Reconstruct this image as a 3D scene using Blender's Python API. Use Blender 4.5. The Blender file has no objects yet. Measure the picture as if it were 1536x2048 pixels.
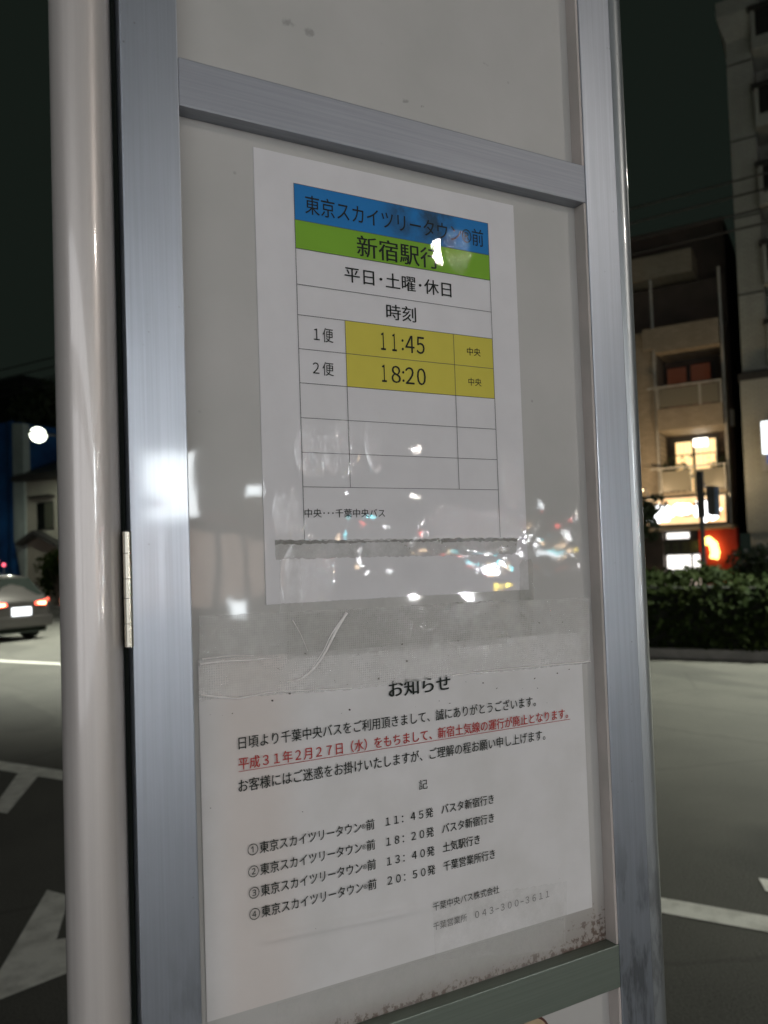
import bpy, bmesh, math, random
from mathutils import Vector, Matrix
R = math.radians
rnd = random.Random(7)
scene = bpy.context.scene
COL = scene.collection

# ------------------------------------------------------------------ camera, sky, exposure
cam_d = bpy.data.cameras.new("camera")
cam_d.sensor_fit = 'VERTICAL'
cam_d.sensor_height = 36.0
cam_d.sensor_width = 36.0
cam_d.lens = 1591.4 / 2048 * 36
cam_d.shift_y = 41.84 / 2048
cam_d.clip_start = 0.01
cam_d.clip_end = 2000
cam_d.dof.use_dof = True
cam_d.dof.focus_distance = 0.58
cam_d.dof.aperture_fstop = 10.0
cam = bpy.data.objects.new("camera", cam_d)
COL.objects.link(cam)
cam.location = (-0.17197, -0.48370, 1.5)
cam.rotation_euler = (1.60763068, 0.0342128473, -0.490423811)
scene.camera = cam

world = bpy.data.worlds.new("World")
scene.world = world
world.use_nodes = True
wn = world.node_tree
bg = wn.nodes["Background"]
bg.inputs[0].default_value = (0.70, 1.0, 0.78, 1)
bg.inputs[1].default_value = 0.0103
scene.view_settings.view_transform = 'Standard'
scene.view_settings.look = 'None'
scene.view_settings.exposure = 0.0
scene.view_settings.gamma = 1.0
scene.cycles.max_bounces = 8
scene.cycles.transparent_max_bounces = 16
scene.cycles.sample_clamp_indirect = 6.0

LAMP_POWER = 1150.0           # every street lamp of the road is the same type

# ------------------------------------------------------------------ frames
Z0 = 1.47516                    # board coordinates (metres, x right, y into the board, z up) sit this high over the road
C0 = Vector((-0.17197, -0.48370, 0))
UV = Vector((-math.cos(R(58)), math.sin(R(58)), 0))     # along the road
NV = Vector((math.sin(R(58)), math.cos(R(58)), 0))      # across the road
def SW(s, t, z=0.0):
    return C0 + UV * s + NV * t + Vector((0, 0, z))
ROT = -R(58)                    # street frame: local x = -s (right when facing across the road), local y = t

# ------------------------------------------------------------------ materials
def M(name, col, rough=0.6, metal=0.0, spec=0.5, coat=0.0, coat_rough=0.05, emit=None, estr=0.0):
    m = bpy.data.materials.new(name)
    m.use_nodes = True
    b = m.node_tree.nodes["Principled BSDF"]
    b.inputs["Base Color"].default_value = (*col, 1)
    b.inputs["Roughness"].default_value = rough
    b.inputs["Metallic"].default_value = metal
    b.inputs["Specular IOR Level"].default_value = spec
    b.inputs["Coat Weight"].default_value = coat
    b.inputs["Coat Roughness"].default_value = coat_rough
    if emit:
        b.inputs["Emission Color"].default_value = (*emit, 1)
        b.inputs["Emission Strength"].default_value = estr
    return m

def nodes(m):
    return m.node_tree.nodes, m.node_tree.links, m.node_tree.nodes["Principled BSDF"]

def coords(m, scale=(1, 1, 1)):
    n, l, b = nodes(m)
    tc = n.new("ShaderNodeTexCoord")
    mp = n.new("ShaderNodeMapping")
    mp.inputs["Scale"].default_value = scale
    l.new(tc.outputs["Object"], mp.inputs[0])
    return mp.outputs[0]

def noise(m, vec, scale, detail=4, rough=0.55):
    n, l, b = nodes(m)
    t = n.new("ShaderNodeTexNoise")
    t.inputs["Scale"].default_value = scale
    t.inputs["Detail"].default_value = detail
    t.inputs["Roughness"].default_value = rough
    l.new(vec, t.inputs["Vector"])
    return t.outputs["Fac"]

def ramp(m, fac, stops):
    n, l, b = nodes(m)
    r = n.new("ShaderNodeValToRGB")
    el = r.color_ramp.elements
    while len(el) < len(stops):
        el.new(0.5)
    for e, (p, c) in zip(el, stops):
        e.position = p
        e.color = (c, c, c, 1) if not isinstance(c, tuple) else (*c, 1)
    l.new(fac, r.inputs[0])
    return r.outputs[0]

def math_(m, op, a, b=None, clamp=False):
    n, l, _ = nodes(m)
    k = n.new("ShaderNodeMath")
    k.operation = op
    k.use_clamp = clamp
    for i, v in enumerate((a, b)):
        if v is None:
            continue
        if isinstance(v, (int, float)):
            k.inputs[i].default_value = v
        else:
            l.new(v, k.inputs[i])
    return k.outputs[0]

def maprange(m, v, a, b, c=0.0, d=1.0):
    n, l, _ = nodes(m)
    k = n.new("ShaderNodeMapRange")
    k.interpolation_type = 'SMOOTHSTEP'
    l.new(v, k.inputs[0])
    for i, x in enumerate((a, b, c, d)):
        k.inputs[1 + i].default_value = x
    return k.outputs[0]

def mixcol(m, fac, c1, c2):
    n, l, _ = nodes(m)
    k = n.new("ShaderNodeMix")
    k.data_type = 'RGBA'
    if isinstance(fac, (int, float)):
        k.inputs[0].default_value = fac
    else:
        l.new(fac, k.inputs[0])
    for i, c in ((6, c1), (7, c2)):
        if isinstance(c, tuple):
            k.inputs[i].default_value = (*c, 1)
        else:
            l.new(c, k.inputs[i])
    return k.outputs[2]

def bump(m, h, dist, strength=1.0, to="Normal", prev=None):
    n, l, b = nodes(m)
    k = n.new("ShaderNodeBump")
    k.inputs["Strength"].default_value = strength
    k.inputs["Distance"].default_value = dist
    l.new(h, k.inputs["Height"])
    if prev is not None:
        l.new(prev, k.inputs["Normal"])
    if to:
        l.new(k.outputs[0], b.inputs[to])
    return k.outputs[0]

def sep(m, vec):
    n, l, _ = nodes(m)
    k = n.new("ShaderNodeSeparateXYZ")
    l.new(vec, k.inputs[0])
    return k.outputs

def varied(name, c1, c2, scale, rough=0.7, lo=0.35, hi=0.65, bumpd=0.0, bscale=None, **kw):
    m = M(name, c1, rough, **kw)
    n, l, b = nodes(m)
    v = coords(m)
    f = ramp(m, noise(m, v, scale), [(lo, 0.0), (hi, 1.0)])
    l.new(mixcol(m, f, c1, c2), b.inputs["Base Color"])
    if bumpd:
        bump(m, noise(m, v, bscale or scale * 4), bumpd)
    return m

# brushed anodised aluminium: brush lines run along the bar
def brushed(name, col, along, rough=0.3, dirt=0.0, coat=0.5, cr=0.1, metal=0.75):
    sc = {'z': (1, 1, 0.012), 'x': (0.012, 1, 1)}[along]
    m = M(name, col, rough, metal=metal, coat=coat, coat_rough=cr)
    n, l, b = nodes(m)
    v = coords(m, sc)
    f = noise(m, v, 700, 3)
    l.new(ramp(m, f, [(0.3, rough - 0.03), (0.7, rough + 0.03)]), b.inputs["Roughness"])
    g = noise(m, coords(m), 14, 6, 0.65)
    k = ramp(m, g, [(0.35, 0.0), (0.75, 1.0)])
    base = mixcol(m, math_(m, 'MULTIPLY', k, 0.12 + dirt), col, tuple(c * 0.6 for c in col))
    base = mixcol(m, math_(m, 'MULTIPLY', ramp(m, f, [(0.35, 0.0), (0.7, 1.0)]), 0.35), base, tuple(c * 0.70 for c in col))
    vo = n.new("ShaderNodeTexVoronoi")
    vo.inputs["Scale"].default_value = 95
    l.new(coords(m), vo.inputs["Vector"])
    pit = math_(m, 'MULTIPLY', maprange(m, vo.outputs["Distance"], 0.09, 0.03), ramp(m, noise(m, coords(m), 31, 2), [(0.55, 0.0), (0.65, 1.0)]))
    base = mixcol(m, math_(m, 'MULTIPLY', pit, 0.45), base, (0.10, 0.095, 0.085))
    if dirt:                                    # dried drips and scuffs low on the bar
        vz = sep(m, coords(m))[2]
        lowm = maprange(m, vz, -0.16, -0.30)
        blot = ramp(m, noise(m, coords(m, (1, 1, 0.28)), 75, 4, 0.6), [(0.50, 0.0), (0.62, 1.0)])
        base = mixcol(m, math_(m, 'MULTIPLY', math_(m, 'MULTIPLY', blot, lowm), 0.5), base, (0.06, 0.065, 0.055))
    l.new(base, b.inputs["Base Color"])
    bump(m, f, 0.000003, 0.6)
    return m

alu_post = brushed("brushed aluminium upright", (0.48, 0.525, 0.59), 'z', 0.40, 0.10, 0.7, 0.07, 0.95)
alu_bar = brushed("brushed aluminium bar", (0.36, 0.38, 0.42), 'x', 0.56, 0.0, 0.3, 0.15)
alu_rail = brushed("aluminium toned for ground reflection", (0.24, 0.285, 0.24), 'x', 0.5, 0.0, 0.2, 0.2)  # dark green base stands in for the dark ground mirrored in the rail
alu_tube = brushed("grey aluminium tube", (0.42, 0.45, 0.46), 'z', 0.36, 0.15, 0.8, 0.06)
steel = brushed("hinge steel", (0.62, 0.59, 0.50), 'z', 0.26, 0.0, 0.0, 0.1, 0.95)

pole_m = M("champagne coated pole", (0.60, 0.55, 0.52), 0.36, metal=0.30, coat=1.0, coat_rough=0.06)
_n, _l, _b = nodes(pole_m)
_f = noise(pole_m, coords(pole_m, (1, 1, 0.01)), 260, 4)
_l.new(mixcol(pole_m, _f, (0.52, 0.485, 0.46), (0.72, 0.68, 0.645)), _b.inputs["Base Color"])
rubber = M("black rubber", (0.012, 0.016, 0.012), 0.8, spec=0.2)
bead_m = varied("off white bead", (0.50, 0.45, 0.42), (0.42, 0.39, 0.36), 20, 0.5)

# painted back panels: gloss white sheet, soiled
panel_m = M("white painted panel", (0.52, 0.50, 0.475), 0.55, coat=0.75, coat_rough=0.035)
def _panel(m):
    n, l, b = nodes(m)
    v = coords(m)
    x, y, z = sep(m, v)
    cloud = ramp(m, noise(m, v, 9, 5), [(0.3, 0.0), (0.75, 1.0)])
    base = mixcol(m, math_(m, 'MULTIPLY', cloud, 0.6), (0.515, 0.505, 0.485), (0.375, 0.38, 0.35))
    # small dirt specks
    vo = n.new("ShaderNodeTexVoronoi")
    vo.inputs["Scale"].default_value = 42
    l.new(v, vo.inputs["Vector"])
    sp = maprange(m, vo.outputs["Distance"], 0.065, 0.02)
    sp = math_(m, 'MULTIPLY', sp, ramp(m, noise(m, v, 26, 2), [(0.52, 0.0), (0.62, 1.0)]))
    base = mixcol(m, math_(m, 'MULTIPLY', sp, 0.45), base, (0.16, 0.15, 0.13))
    # five smeared spots on the upper panel
    tot = None
    for (sx, sz, r) in ((0.0275, 0.3885, 0.0052), (0.0425, 0.386, 0.0048), (0.117, 0.3565, 0.0028), (0.130, 0.3560, 0.0018), (0.189, 0.404, 0.0024)):
        dx = math_(m, 'SUBTRACT', x, sx)
        dz = math_(m, 'MULTIPLY', math_(m, 'SUBTRACT', z, sz), 1.5)
        d = math_(m, 'SQRT', math_(m, 'ADD', math_(m, 'MULTIPLY', dx, dx), math_(m, 'MULTIPLY', dz, dz)))
        d = math_(m, 'ADD', d, math_(m, 'MULTIPLY', math_(m, 'SUBTRACT', noise(m, v, 230, 4), 0.5), 0.010))
        k = maprange(m, d, r, r * 0.35)
        tot = k if tot is None else math_(m, 'MAXIMUM', tot, k)
    base = mixcol(m, math_(m, 'MULTIPLY', tot, 0.5), base, (0.17, 0.165, 0.15))
    # rust and grime creeping up from the bottom rail and the lower right corner
    g1 = maprange(m, z, -0.258, -0.279)
    g2 = maprange(m, math_(m, 'SUBTRACT', math_(m, 'MULTIPLY', x, 0.45), z), 0.325, 0.40)
    zone = math_(m, 'MAXIMUM', g1, g2, True)
    low = maprange(m, z, -0.10, -0.2)
    zone = math_(m, 'MULTIPLY', zone, math_(m, 'MULTIPLY', low, maprange(m, z, -0.3, -0.28)))
    rn = noise(m, v, 190, 6, 0.7)
    thr = math_(m, 'SUBTRACT', 0.74, math_(m, 'MULTIPLY', zone, 0.30))
    rust = math_(m, 'MULTIPLY', maprange(m, math_(m, 'SUBTRACT', rn, thr), 0.0, 0.07), zone)
    film = math_(m, 'MULTIPLY', zone, 0.62)
    base = mixcol(m, film, base, (0.20, 0.155, 0.12))
    base = mixcol(m, math_(m, 'MULTIPLY', rust, 0.9), base, (0.085, 0.045, 0.028))
    l.new(base, b.inputs["Base Color"])
    l.new(maprange(m, zone, 0.0, 0.6, 0.75, 0.0), b.inputs["Coat Weight"])
    h = bump(m, noise(m, v, 16, 2), 0.00022, 1.0, None)
    l.new(h, b.inputs["Coat Normal"])
_panel(panel_m)

# laminated paper: printed colour under a wavy glossy film
def laminated(name, col, smudge=False, fine=1.0, c2=None):
    m = M(name, col, 0.6, spec=0.2, coat=1.0, coat_rough=0.015)
    n, l, b = nodes(m)
    v = coords(m)
    x, y, z = sep(m, v)
    base = mixcol(m, ramp(m, noise(m, v, 30, 4), [(0.35, 0.0), (0.7, 1.0)]), col, c2 or tuple(c * 0.94 for c in col))
    if smudge:
        sx = math_(m, 'MULTIPLY', maprange(m, x, 0.088, 0.112), maprange(m, x, 0.158, 0.150))
        sz = math_(m, 'MULTIPLY', maprange(m, z, 0.244, 0.264), 1.0)
        sm = math_(m, 'MULTIPLY', math_(m, 'MULTIPLY', sx, sz), ramp(m, noise(m, v, 55, 5, 0.6), [(0.36, 0.0), (0.62, 1.0)]))
        base = mixcol(m, math_(m, 'MULTIPLY', sm, 0.85), base, (0.03, 0.055, 0.075))
    l.new(base, b.inputs["Base Color"])
    # wrinkled places of the film
    def spot(cx, cz, rx, rz):
        dx = math_(m, 'DIVIDE', math_(m, 'SUBTRACT', x, cx), rx)
        dz = math_(m, 'DIVIDE', math_(m, 'SUBTRACT', z, cz), rz)
        d = math_(m, 'ADD', math_(m, 'MULTIPLY', dx, dx), math_(m, 'MULTIPLY', dz, dz))
        return maprange(m, d, 1.0, 0.35)
    msk = spot(0.157, 0.254, 0.016, 0.022)
    for a in ((0.165, 0.050, 0.045, 0.020), (0.034, 0.103, 0.012, 0.022), (0.055, 0.103, 0.014, 0.022), (0.082, 0.11, 0.008, 0.025), (0.20, 0.085, 0.012, 0.03), (0.03, 0.016, 0.02, 0.03), (0.018, 0.058, 0.012, 0.02)):
        msk = math_(m, 'MAXIMUM', msk, spot(*a))
    wav = noise(m, v, 17, 2)
    h1 = bump(m, wav, 0.00022, 1.0, None)
    fn = math_(m, 'MULTIPLY', noise(m, v, 640, 3, 0.6), msk)
    md = math_(m, 'MULTIPLY', noise(m, v, 120, 3, 0.6), math_(m, 'ADD', msk, 0.02))
    h2 = bump(m, fn, 0.00018 * fine, 1.0, None, h1)
    h3 = bump(m, md, 0.0009 * fine, 1.0, None, h2)
    l.new(h3, b.inputs["Coat Normal"])
    return m
lam_white = laminated("laminated white paper", (0.74, 0.73, 0.74))
lam_blue = laminated("laminated blue print", (0.018, 0.20, 0.52), smudge=True)
lam_green = laminated("laminated green print", (0.21, 0.44, 0.035))
lam_yellow = laminated("laminated yellow print", (0.66, 0.58, 0.085))
lam_black = laminated("laminated black ink", (0.016, 0.02, 0.018))
lam_grey = laminated("laminated grey line", (0.10, 0.10, 0.10))

paper_m = M("white copy paper", (0.72, 0.71, 0.70), 0.85, spec=0.15)
def _paper(m):
    n, l, b = nodes(m)
    v = coords(m)
    x, y, z = sep(m, v)
    f = ramp(m, noise(m, v, 22, 5), [(0.35, 0.0), (0.7, 1.0)])
    base = mixcol(m, f, (0.73, 0.72, 0.715), (0.66, 0.65, 0.635))
    tint = math_(m, 'MULTIPLY', maprange(m, x, -0.044, -0.02), maprange(m, x, 0.03, -0.005))
    base = mixcol(m, math_(m, 'MULTIPLY', tint, 0.45), base, (0.66, 0.57, 0.51))       # yellowed strip near the left edge
    l.new(base, b.inputs["Base Color"])
    h = bump(m, noise(m, v, 12, 3), 0.0012, 1.0, None)
    bump(m, noise(m, v, 900, 2), 0.00001, 1.0, "Normal", h)
_paper(paper_m)
ink_m = M("black ink", (0.018, 0.024, 0.02), 0.7, spec=0.2)
ink_faint = M("washed out ink", (0.16, 0.16, 0.155), 0.7, spec=0.2)
red_ink = M("red ink", (0.44, 0.05, 0.045), 0.7, spec=0.2)

def tape_mat(name, col, alpha, gloss=0.6, weave=False, streak=None, patchy=0.0):
    m = M(name, col, 0.5, spec=0.3, coat=gloss, coat_rough=0.08)
    n, l, b = nodes(m)
    v = coords(m)
    a = ramp(m, noise(m, v, 34, 5, 0.65), [(0.3, max(0, alpha - 0.18 - patchy)), (0.7, alpha + 0.1)])
    if weave:
        w1 = n.new("ShaderNodeTexWave")
        w1.bands_direction = 'Z'
        w1.inputs["Scale"].default_value = 210
        l.new(v, w1.inputs["Vector"])
        w2 = n.new("ShaderNodeTexWave")
        w2.bands_direction = 'X'
        w2.inputs["Scale"].default_value = 210
        l.new(v, w2.inputs["Vector"])
        ww = math_(m, 'MULTIPLY', math_(m, 'ADD', w1.outputs["Fac"], w2.outputs["Fac"]), 0.05)
        a = math_(m, 'ADD', a, math_(m, 'SUBTRACT', ww, 0.05), True)
    l.new(a, b.inputs["Alpha"])
    h = bump(m, noise(m, coords(m, (0.35, 1, 1.4)), 70, 4, 0.6), 0.0009, 1.0, None)
    l.new(h, b.inputs["Coat Normal"])
    return m
tape_dark = tape_mat("grey glue tape", (0.46, 0.455, 0.41), 0.42, 0.5, patchy=0.10)
tape_clear = tape_mat("cloudy clear tape", (0.80, 0.79, 0.76), 0.38, 0.6, weave=True)
tape_edge = tape_mat("dark torn glue", (0.20, 0.195, 0.165), 0.62, 0.2, patchy=0.3)
tape_thin = tape_mat("thin clear tape", (0.80, 0.79, 0.76), 0.12, 0.6)
crease_m = M("crumpled clear plastic", (0.95, 0.92, 0.90), 0.3, spec=0.6, coat=1.0, coat_rough=0.12)
nodes(crease_m)[2].inputs["Alpha"].default_value = 0.9
dirt_m = M("dark dirt", (0.06, 0.05, 0.04), 0.9)

# street materials
asphalt = M("asphalt", (0.06, 0.062, 0.056), 0.82, spec=0.3)
def _asph(m):
    n, l, b = nodes(m)
    v = coords(m)
    big = ramp(m, noise(m, v, 0.9, 5, 0.6), [(0.3, 0.0), (0.7, 1.0)])
    gr = noise(m, v, 95, 3, 0.7)
    c = mixcol(m, big, (0.056, 0.057, 0.051), (0.105, 0.104, 0.092))
    c = mixcol(m, ramp(m, gr, [(0.4, 0.0), (0.7, 1.0)]), c, (0.125, 0.124, 0.11))
    ptc = ramp(m, noise(m, coords(m, (0.55, 0.2, 1)), 0.8, 2), [(0.55, 0.0), (0.57, 1.0)])
    c = mixcol(m, math_(m, 'MULTIPLY', ptc, 0.45), c, (0.045, 0.046, 0.043))
    cr = n.new("ShaderNodeTexVoronoi")
    cr.feature = 'DISTANCE_TO_EDGE'
    cr.inputs["Scale"].default_value = 0.55
    l.new(mixcol(m, 0.12, v, noise(m, v, 2.5, 4)), cr.inputs["Vector"])
    c = mixcol(m, math_(m, 'MULTIPLY', maprange(m, cr.outputs["Distance"], 0.012, 0.004), 0.22), c, (0.02, 0.02, 0.018))
    l.new(c, b.inputs["Base Color"])
    bump(m, gr, 0.006)
_asph(asphalt)
paint_w = varied("worn white road paint", (0.74, 0.74, 0.69), (0.46, 0.46, 0.42), 9, 0.75, 0.42, 0.72, 0.003, 80)
concrete = varied("pavement concrete", (0.24, 0.235, 0.22), (0.18, 0.18, 0.165), 6, 0.85, bumpd=0.003, bscale=50)
kerb_m = varied("kerb stone", (0.30, 0.29, 0.27), (0.22, 0.22, 0.2), 5, 0.85)
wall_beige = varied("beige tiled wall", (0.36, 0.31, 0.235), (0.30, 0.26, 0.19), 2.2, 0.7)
def tiled(m, c1, c2):
    n, l, b = nodes(m)
    bt = n.new("ShaderNodeTexBrick")
    bt.inputs["Scale"].default_value = 1.0
    bt.inputs["Brick Width"].default_value = 0.24
    bt.inputs["Row Height"].default_value = 0.09
    bt.inputs["Mortar Size"].default_value = 0.008
    bt.inputs["Color1"].default_value = (*c1, 1)
    bt.inputs["Color2"].default_value = (*c2, 1)
    bt.inputs["Mortar"].default_value = (*[c * 0.6 for c in c1], 1)
    tc = n.new("ShaderNodeTexCoord")
    mp = n.new("ShaderNodeMapping")
    mp.inputs["Rotation"].default_value = (R(90), 0, 0)
    l.new(tc.outputs["Object"], mp.inputs[0])
    l.new(mp.outputs[0], bt.inputs["Vector"])
    st_ = ramp(m, noise(m, coords(m, (1.6, 1.6, 0.25)), 1.5, 5, 0.6), [(0.35, 0.0), (0.75, 1.0)])
    l.new(mixcol(m, math_(m, 'MULTIPLY', st_, 0.45), bt.outputs["Color"], tuple(c * 0.5 for c in c1)), b.inputs["Base Color"])
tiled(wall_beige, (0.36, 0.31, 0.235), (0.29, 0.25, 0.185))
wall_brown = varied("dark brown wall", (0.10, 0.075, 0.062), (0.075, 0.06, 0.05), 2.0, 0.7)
wall_grey = varied("grey rendered wall", (0.40, 0.42, 0.385), (0.33, 0.345, 0.315), 1.1, 0.75)
tiled(wall_grey, (0.40, 0.42, 0.385), (0.36, 0.38, 0.345))
wall_white = varied("cream house wall", (0.50, 0.49, 0.40), (0.43, 0.42, 0.34), 1.3, 0.8)
dark_glass = M("dark window glass", (0.008, 0.010, 0.009), 0.10, spec=0.3)
dark_trim = varied("dark metal trim", (0.03, 0.03, 0.028), (0.045, 0.043, 0.04), 8, 0.5)
pale_trim = varied("pale metal rail", (0.45, 0.45, 0.42), (0.36, 0.36, 0.33), 6, 0.5)
frost = M("frosted balcony panel", (0.20, 0.19, 0.15), 0.35)
roof_m = varied("dark roof sheet", (0.05, 0.052, 0.05), (0.075, 0.075, 0.07), 5, 0.6)
blue_m = varied("blue construction sheet", (0.012, 0.10, 0.30), (0.008, 0.05, 0.17), 0.7, 0.6)
pale_sheet = varied("pale sheet", (0.42, 0.50, 0.47), (0.33, 0.40, 0.38), 1.2, 0.7)
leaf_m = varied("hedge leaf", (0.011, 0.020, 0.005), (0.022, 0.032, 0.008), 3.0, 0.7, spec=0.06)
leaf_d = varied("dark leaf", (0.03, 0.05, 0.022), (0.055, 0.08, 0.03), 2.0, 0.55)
bark = varied("bark", (0.06, 0.045, 0.035), (0.09, 0.07, 0.05), 12, 0.9)
red_wall = varied("red wall", (0.55, 0.035, 0.02), (0.42, 0.03, 0.02), 2, 0.55)
lamp_grey = varied("grey lamp metal", (0.22, 0.23, 0.22), (0.17, 0.18, 0.17), 9, 0.45, metal=0.4)

def glow(name, col, s, c2=None, scale=3.0, lo=0.3, hi=0.7):
    m = M(name, (0.08, 0.08, 0.08), 0.4, emit=col, estr=s)
    if c2:
        n, l, b = nodes(m)
        l.new(mixcol(m, ramp(m, noise(m, coords(m), scale, 3), [(lo, 0.0), (hi, 1.0)]), col, c2), b.inputs["Emission Color"])
    return m
g_lamp = glow("lamp diffuser lit", (1.0, 0.97, 0.88), 160)
g_lamp_w = glow("green white lamp lit", (0.93, 1.0, 0.82), 7)
g_sign = glow("shop sign lit", (1.0, 0.74, 0.40), 1.5, (1.0, 0.52, 0.22), 0.9, 0.35, 0.6)
g_signw = glow("sign lettering lit", (0.95, 0.97, 1.0), 6.0)
g_door = glow("lit shop interior", (1.0, 0.96, 0.9), 2.0)
g_window = glow("lit curtain window", (1.0, 0.66, 0.26), 1.7, (1.0, 0.74, 0.36), 2.5)
def folds(m, c1, c2):
    n, l, b = nodes(m)
    w_ = n.new("ShaderNodeTexWave")
    w_.bands_direction = 'X'
    w_.inputs["Scale"].default_value = 2.6
    w_.inputs["Distortion"].default_value = 2.2
    w_.inputs["Detail"].default_value = 2
    l.new(coords(m, (1, 1, 0.1)), w_.inputs["Vector"])
    l.new(mixcol(m, w_.outputs["Fac"], c1, c2), b.inputs["Emission Color"])
folds(g_window, (1.0, 0.60, 0.22), (1.0, 0.76, 0.40))
g_ceiling = glow("ceiling lamp lit", (1.0, 0.95, 0.85), 6)
g_window_d = glow("dim orange window", (1.0, 0.20, 0.05), 0.03, (1.0, 0.26, 0.09), 2.0)
g_lantern = glow("paper lantern lit", (1.0, 0.72, 0.18), 5.0)
g_white = glow("white lightbox lit", (0.86, 0.95, 1.0), 26, (0.95, 0.98, 1.0), 2)
g_white2 = glow("white sign panel lit", (0.9, 0.97, 1.0), 3.0)
g_blue = glow("blue sign band lit", (0.02, 0.12, 0.55), 0.6)
g_shop = glow("shop window lit", (1.0, 0.76, 0.62), 3.4, (0.5, 0.33, 0.25), 1.3)
g_head = glow("headlight lit", (0.95, 0.97, 1.0), 700)
g_tail = glow("tail light lit", (1.0, 0.07, 0.03), 4.5)
g_tail_c = glow("tail light core lit", (1.0, 0.55, 0.25), 9.0)
g_plate = glow("glowing number plate", (0.93, 0.97, 1.0), 2.6)  # the plate itself glows in place of the lamp lighting it
g_red = glow("red warning lamp lit", (1.0, 0.12, 0.18), 3.0)
g_cyan = glow("green signal lit", (0.10, 0.85, 1.0), 170)
g_amber = glow("amber signal lit", (1.0, 0.72, 0.08), 150)

# ------------------------------------------------------------------ mesh helpers
class MB:
    def __init__(self):
        self.v, self.f, self.smooth = [], [], []
    def add(self, vs, fs, smooth=False):
        o = len(self.v)
        self.v += [tuple(p) for p in vs]
        self.f += [[i + o for i in f] for f in fs]
        self.smooth += [smooth] * len(fs)
        return self
    def box(self, x0, x1, y0, y1, z0, z1):
        vs = [(x, y, z) for z in (z0, z1) for y in (y0, y1) for x in (x0, x1)]
        return self.add(vs, [(0, 2, 3, 1), (4, 5, 7, 6), (0, 1, 5, 4), (2, 6, 7, 3), (0, 4, 6, 2), (1, 3, 7, 5)])
    def bbox(self, x0, x1, y0, y1, z0, z1, b=0.0006, seg=2):
        bm = bmesh.new()
        bmesh.ops.create_cube(bm, size=1.0)
        for v in bm.verts:
            v.co = Vector((x0 + (v.co.x + .5) * (x1 - x0), y0 + (v.co.y + .5) * (y1 - y0), z0 + (v.co.z + .5) * (z1 - z0)))
        bmesh.ops.bevel(bm, geom=bm.edges[:], offset=b, segments=seg, profile=0.6, affect='EDGES')
        bm.verts.index_update()
        self.add([v.co[:] for v in bm.verts], [[v.index for v in f.verts] for f in bm.faces])
        bm.free()
        return self
    def quad(self, a, b, c, d):
        return self.add([a, b, c, d], [(0, 1, 2, 3)])
    def rect(self, x0, x1, z0, z1, y):
        return self.quad((x0, y, z0), (x1, y, z0), (x1, y, z1), (x0, y, z1))
    def tube(self, pts, r, n=12, caps=True, r2=None):
        pts = [Vector(p) for p in pts]
        k = len(pts)
        rs = [r + ((r2 if r2 is not None else r) - r) * i / max(1, k - 1) for i in range(k)]
        vs, up = [], None
        for i, p in enumerate(pts):
            d = (pts[min(i + 1, k - 1)] - pts[max(i - 1, 0)]).normalized()
            if up is None:
                up = Vector((0, 0, 1)) if abs(d.z) < 0.9 else Vector((1, 0, 0))
            a = d.cross(up).normalized()
            b = a.cross(d).normalized()
            up = b
            for j in range(n):
                t = 2 * math.pi * j / n
                vs.append(p + (a * math.cos(t) + b * math.sin(t)) * rs[i])
        fs = []
        for i in range(k - 1):
            for j in range(n):
                fs.append((i * n + j, i * n + (j + 1) % n, (i + 1) * n + (j + 1) % n, (i + 1) * n + j))
        self.add(vs, fs, True)
        if caps:
            self.add(vs[:n], [list(range(n))[::-1]])
            self.add(vs[-n:], [list(range(n))])
        return self
    def cyl(self, x, y, z0, z1, r, n=40):
        return self.tube([(x, y, z0), (x, y, z1)], r, n)
    def prism(self, poly, z0, z1):
        n = len(poly)
        vs = [(x, y, z0) for x, y in poly] + [(x, y, z1) for x, y in poly]
        fs = [list(range(n))[::-1], list(range(n, 2 * n))] + [(i, (i + 1) % n, n + (i + 1) % n, n + i) for i in range(n)]
        return self.add(vs, fs)
    def sphere(self, c, r, nu=14, nv=9, sq=(1, 1, 1)):
        vs, fs = [], []
        for i in range(nv + 1):
            th = math.pi * i / nv
            for j in range(nu):
                ph = 2 * math.pi * j / nu
                vs.append((c[0] + r * sq[0] * math.sin(th) * math.cos(ph), c[1] + r * sq[1] * math.sin(th) * math.sin(ph), c[2] + r * sq[2] * math.cos(th)))
        for i in range(nv):
            for j in range(nu):
                fs.append((i * nu + j, (i + 1) * nu + j, (i + 1) * nu + (j + 1) % nu, i * nu + (j + 1) % nu))
        return self.add(vs, fs, True)
    def leaves(self, n, pick, size):
        for _ in range(n):
            p = Vector(pick())
            a = Vector((rnd.gauss(0, 1), rnd.gauss(0, 1), rnd.gauss(0, 1))).normalized()
            b = a.orthogonal().normalized()
            s = size * rnd.uniform(0.6, 1.4)
            a = a * s
            b = b * s * 0.55
            self.quad(p - a, p - b, p + a, p + b)
        return self
    def build(self, name, mat, parent=None, loc=(0, 0, 0), rot=0.0):
        me = bpy.data.meshes.new(name)
        me.from_pydata(self.v, [], self.f)
        me.polygons.foreach_set("use_smooth", self.smooth)
        me.materials.append(mat)
        me.update()
        o = bpy.data.objects.new(name, me)
        COL.objects.link(o)
        o.location = loc
        o.rotation_euler = (0, 0, rot)
        if parent is not None:
            o.parent = parent
        return o

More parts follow.
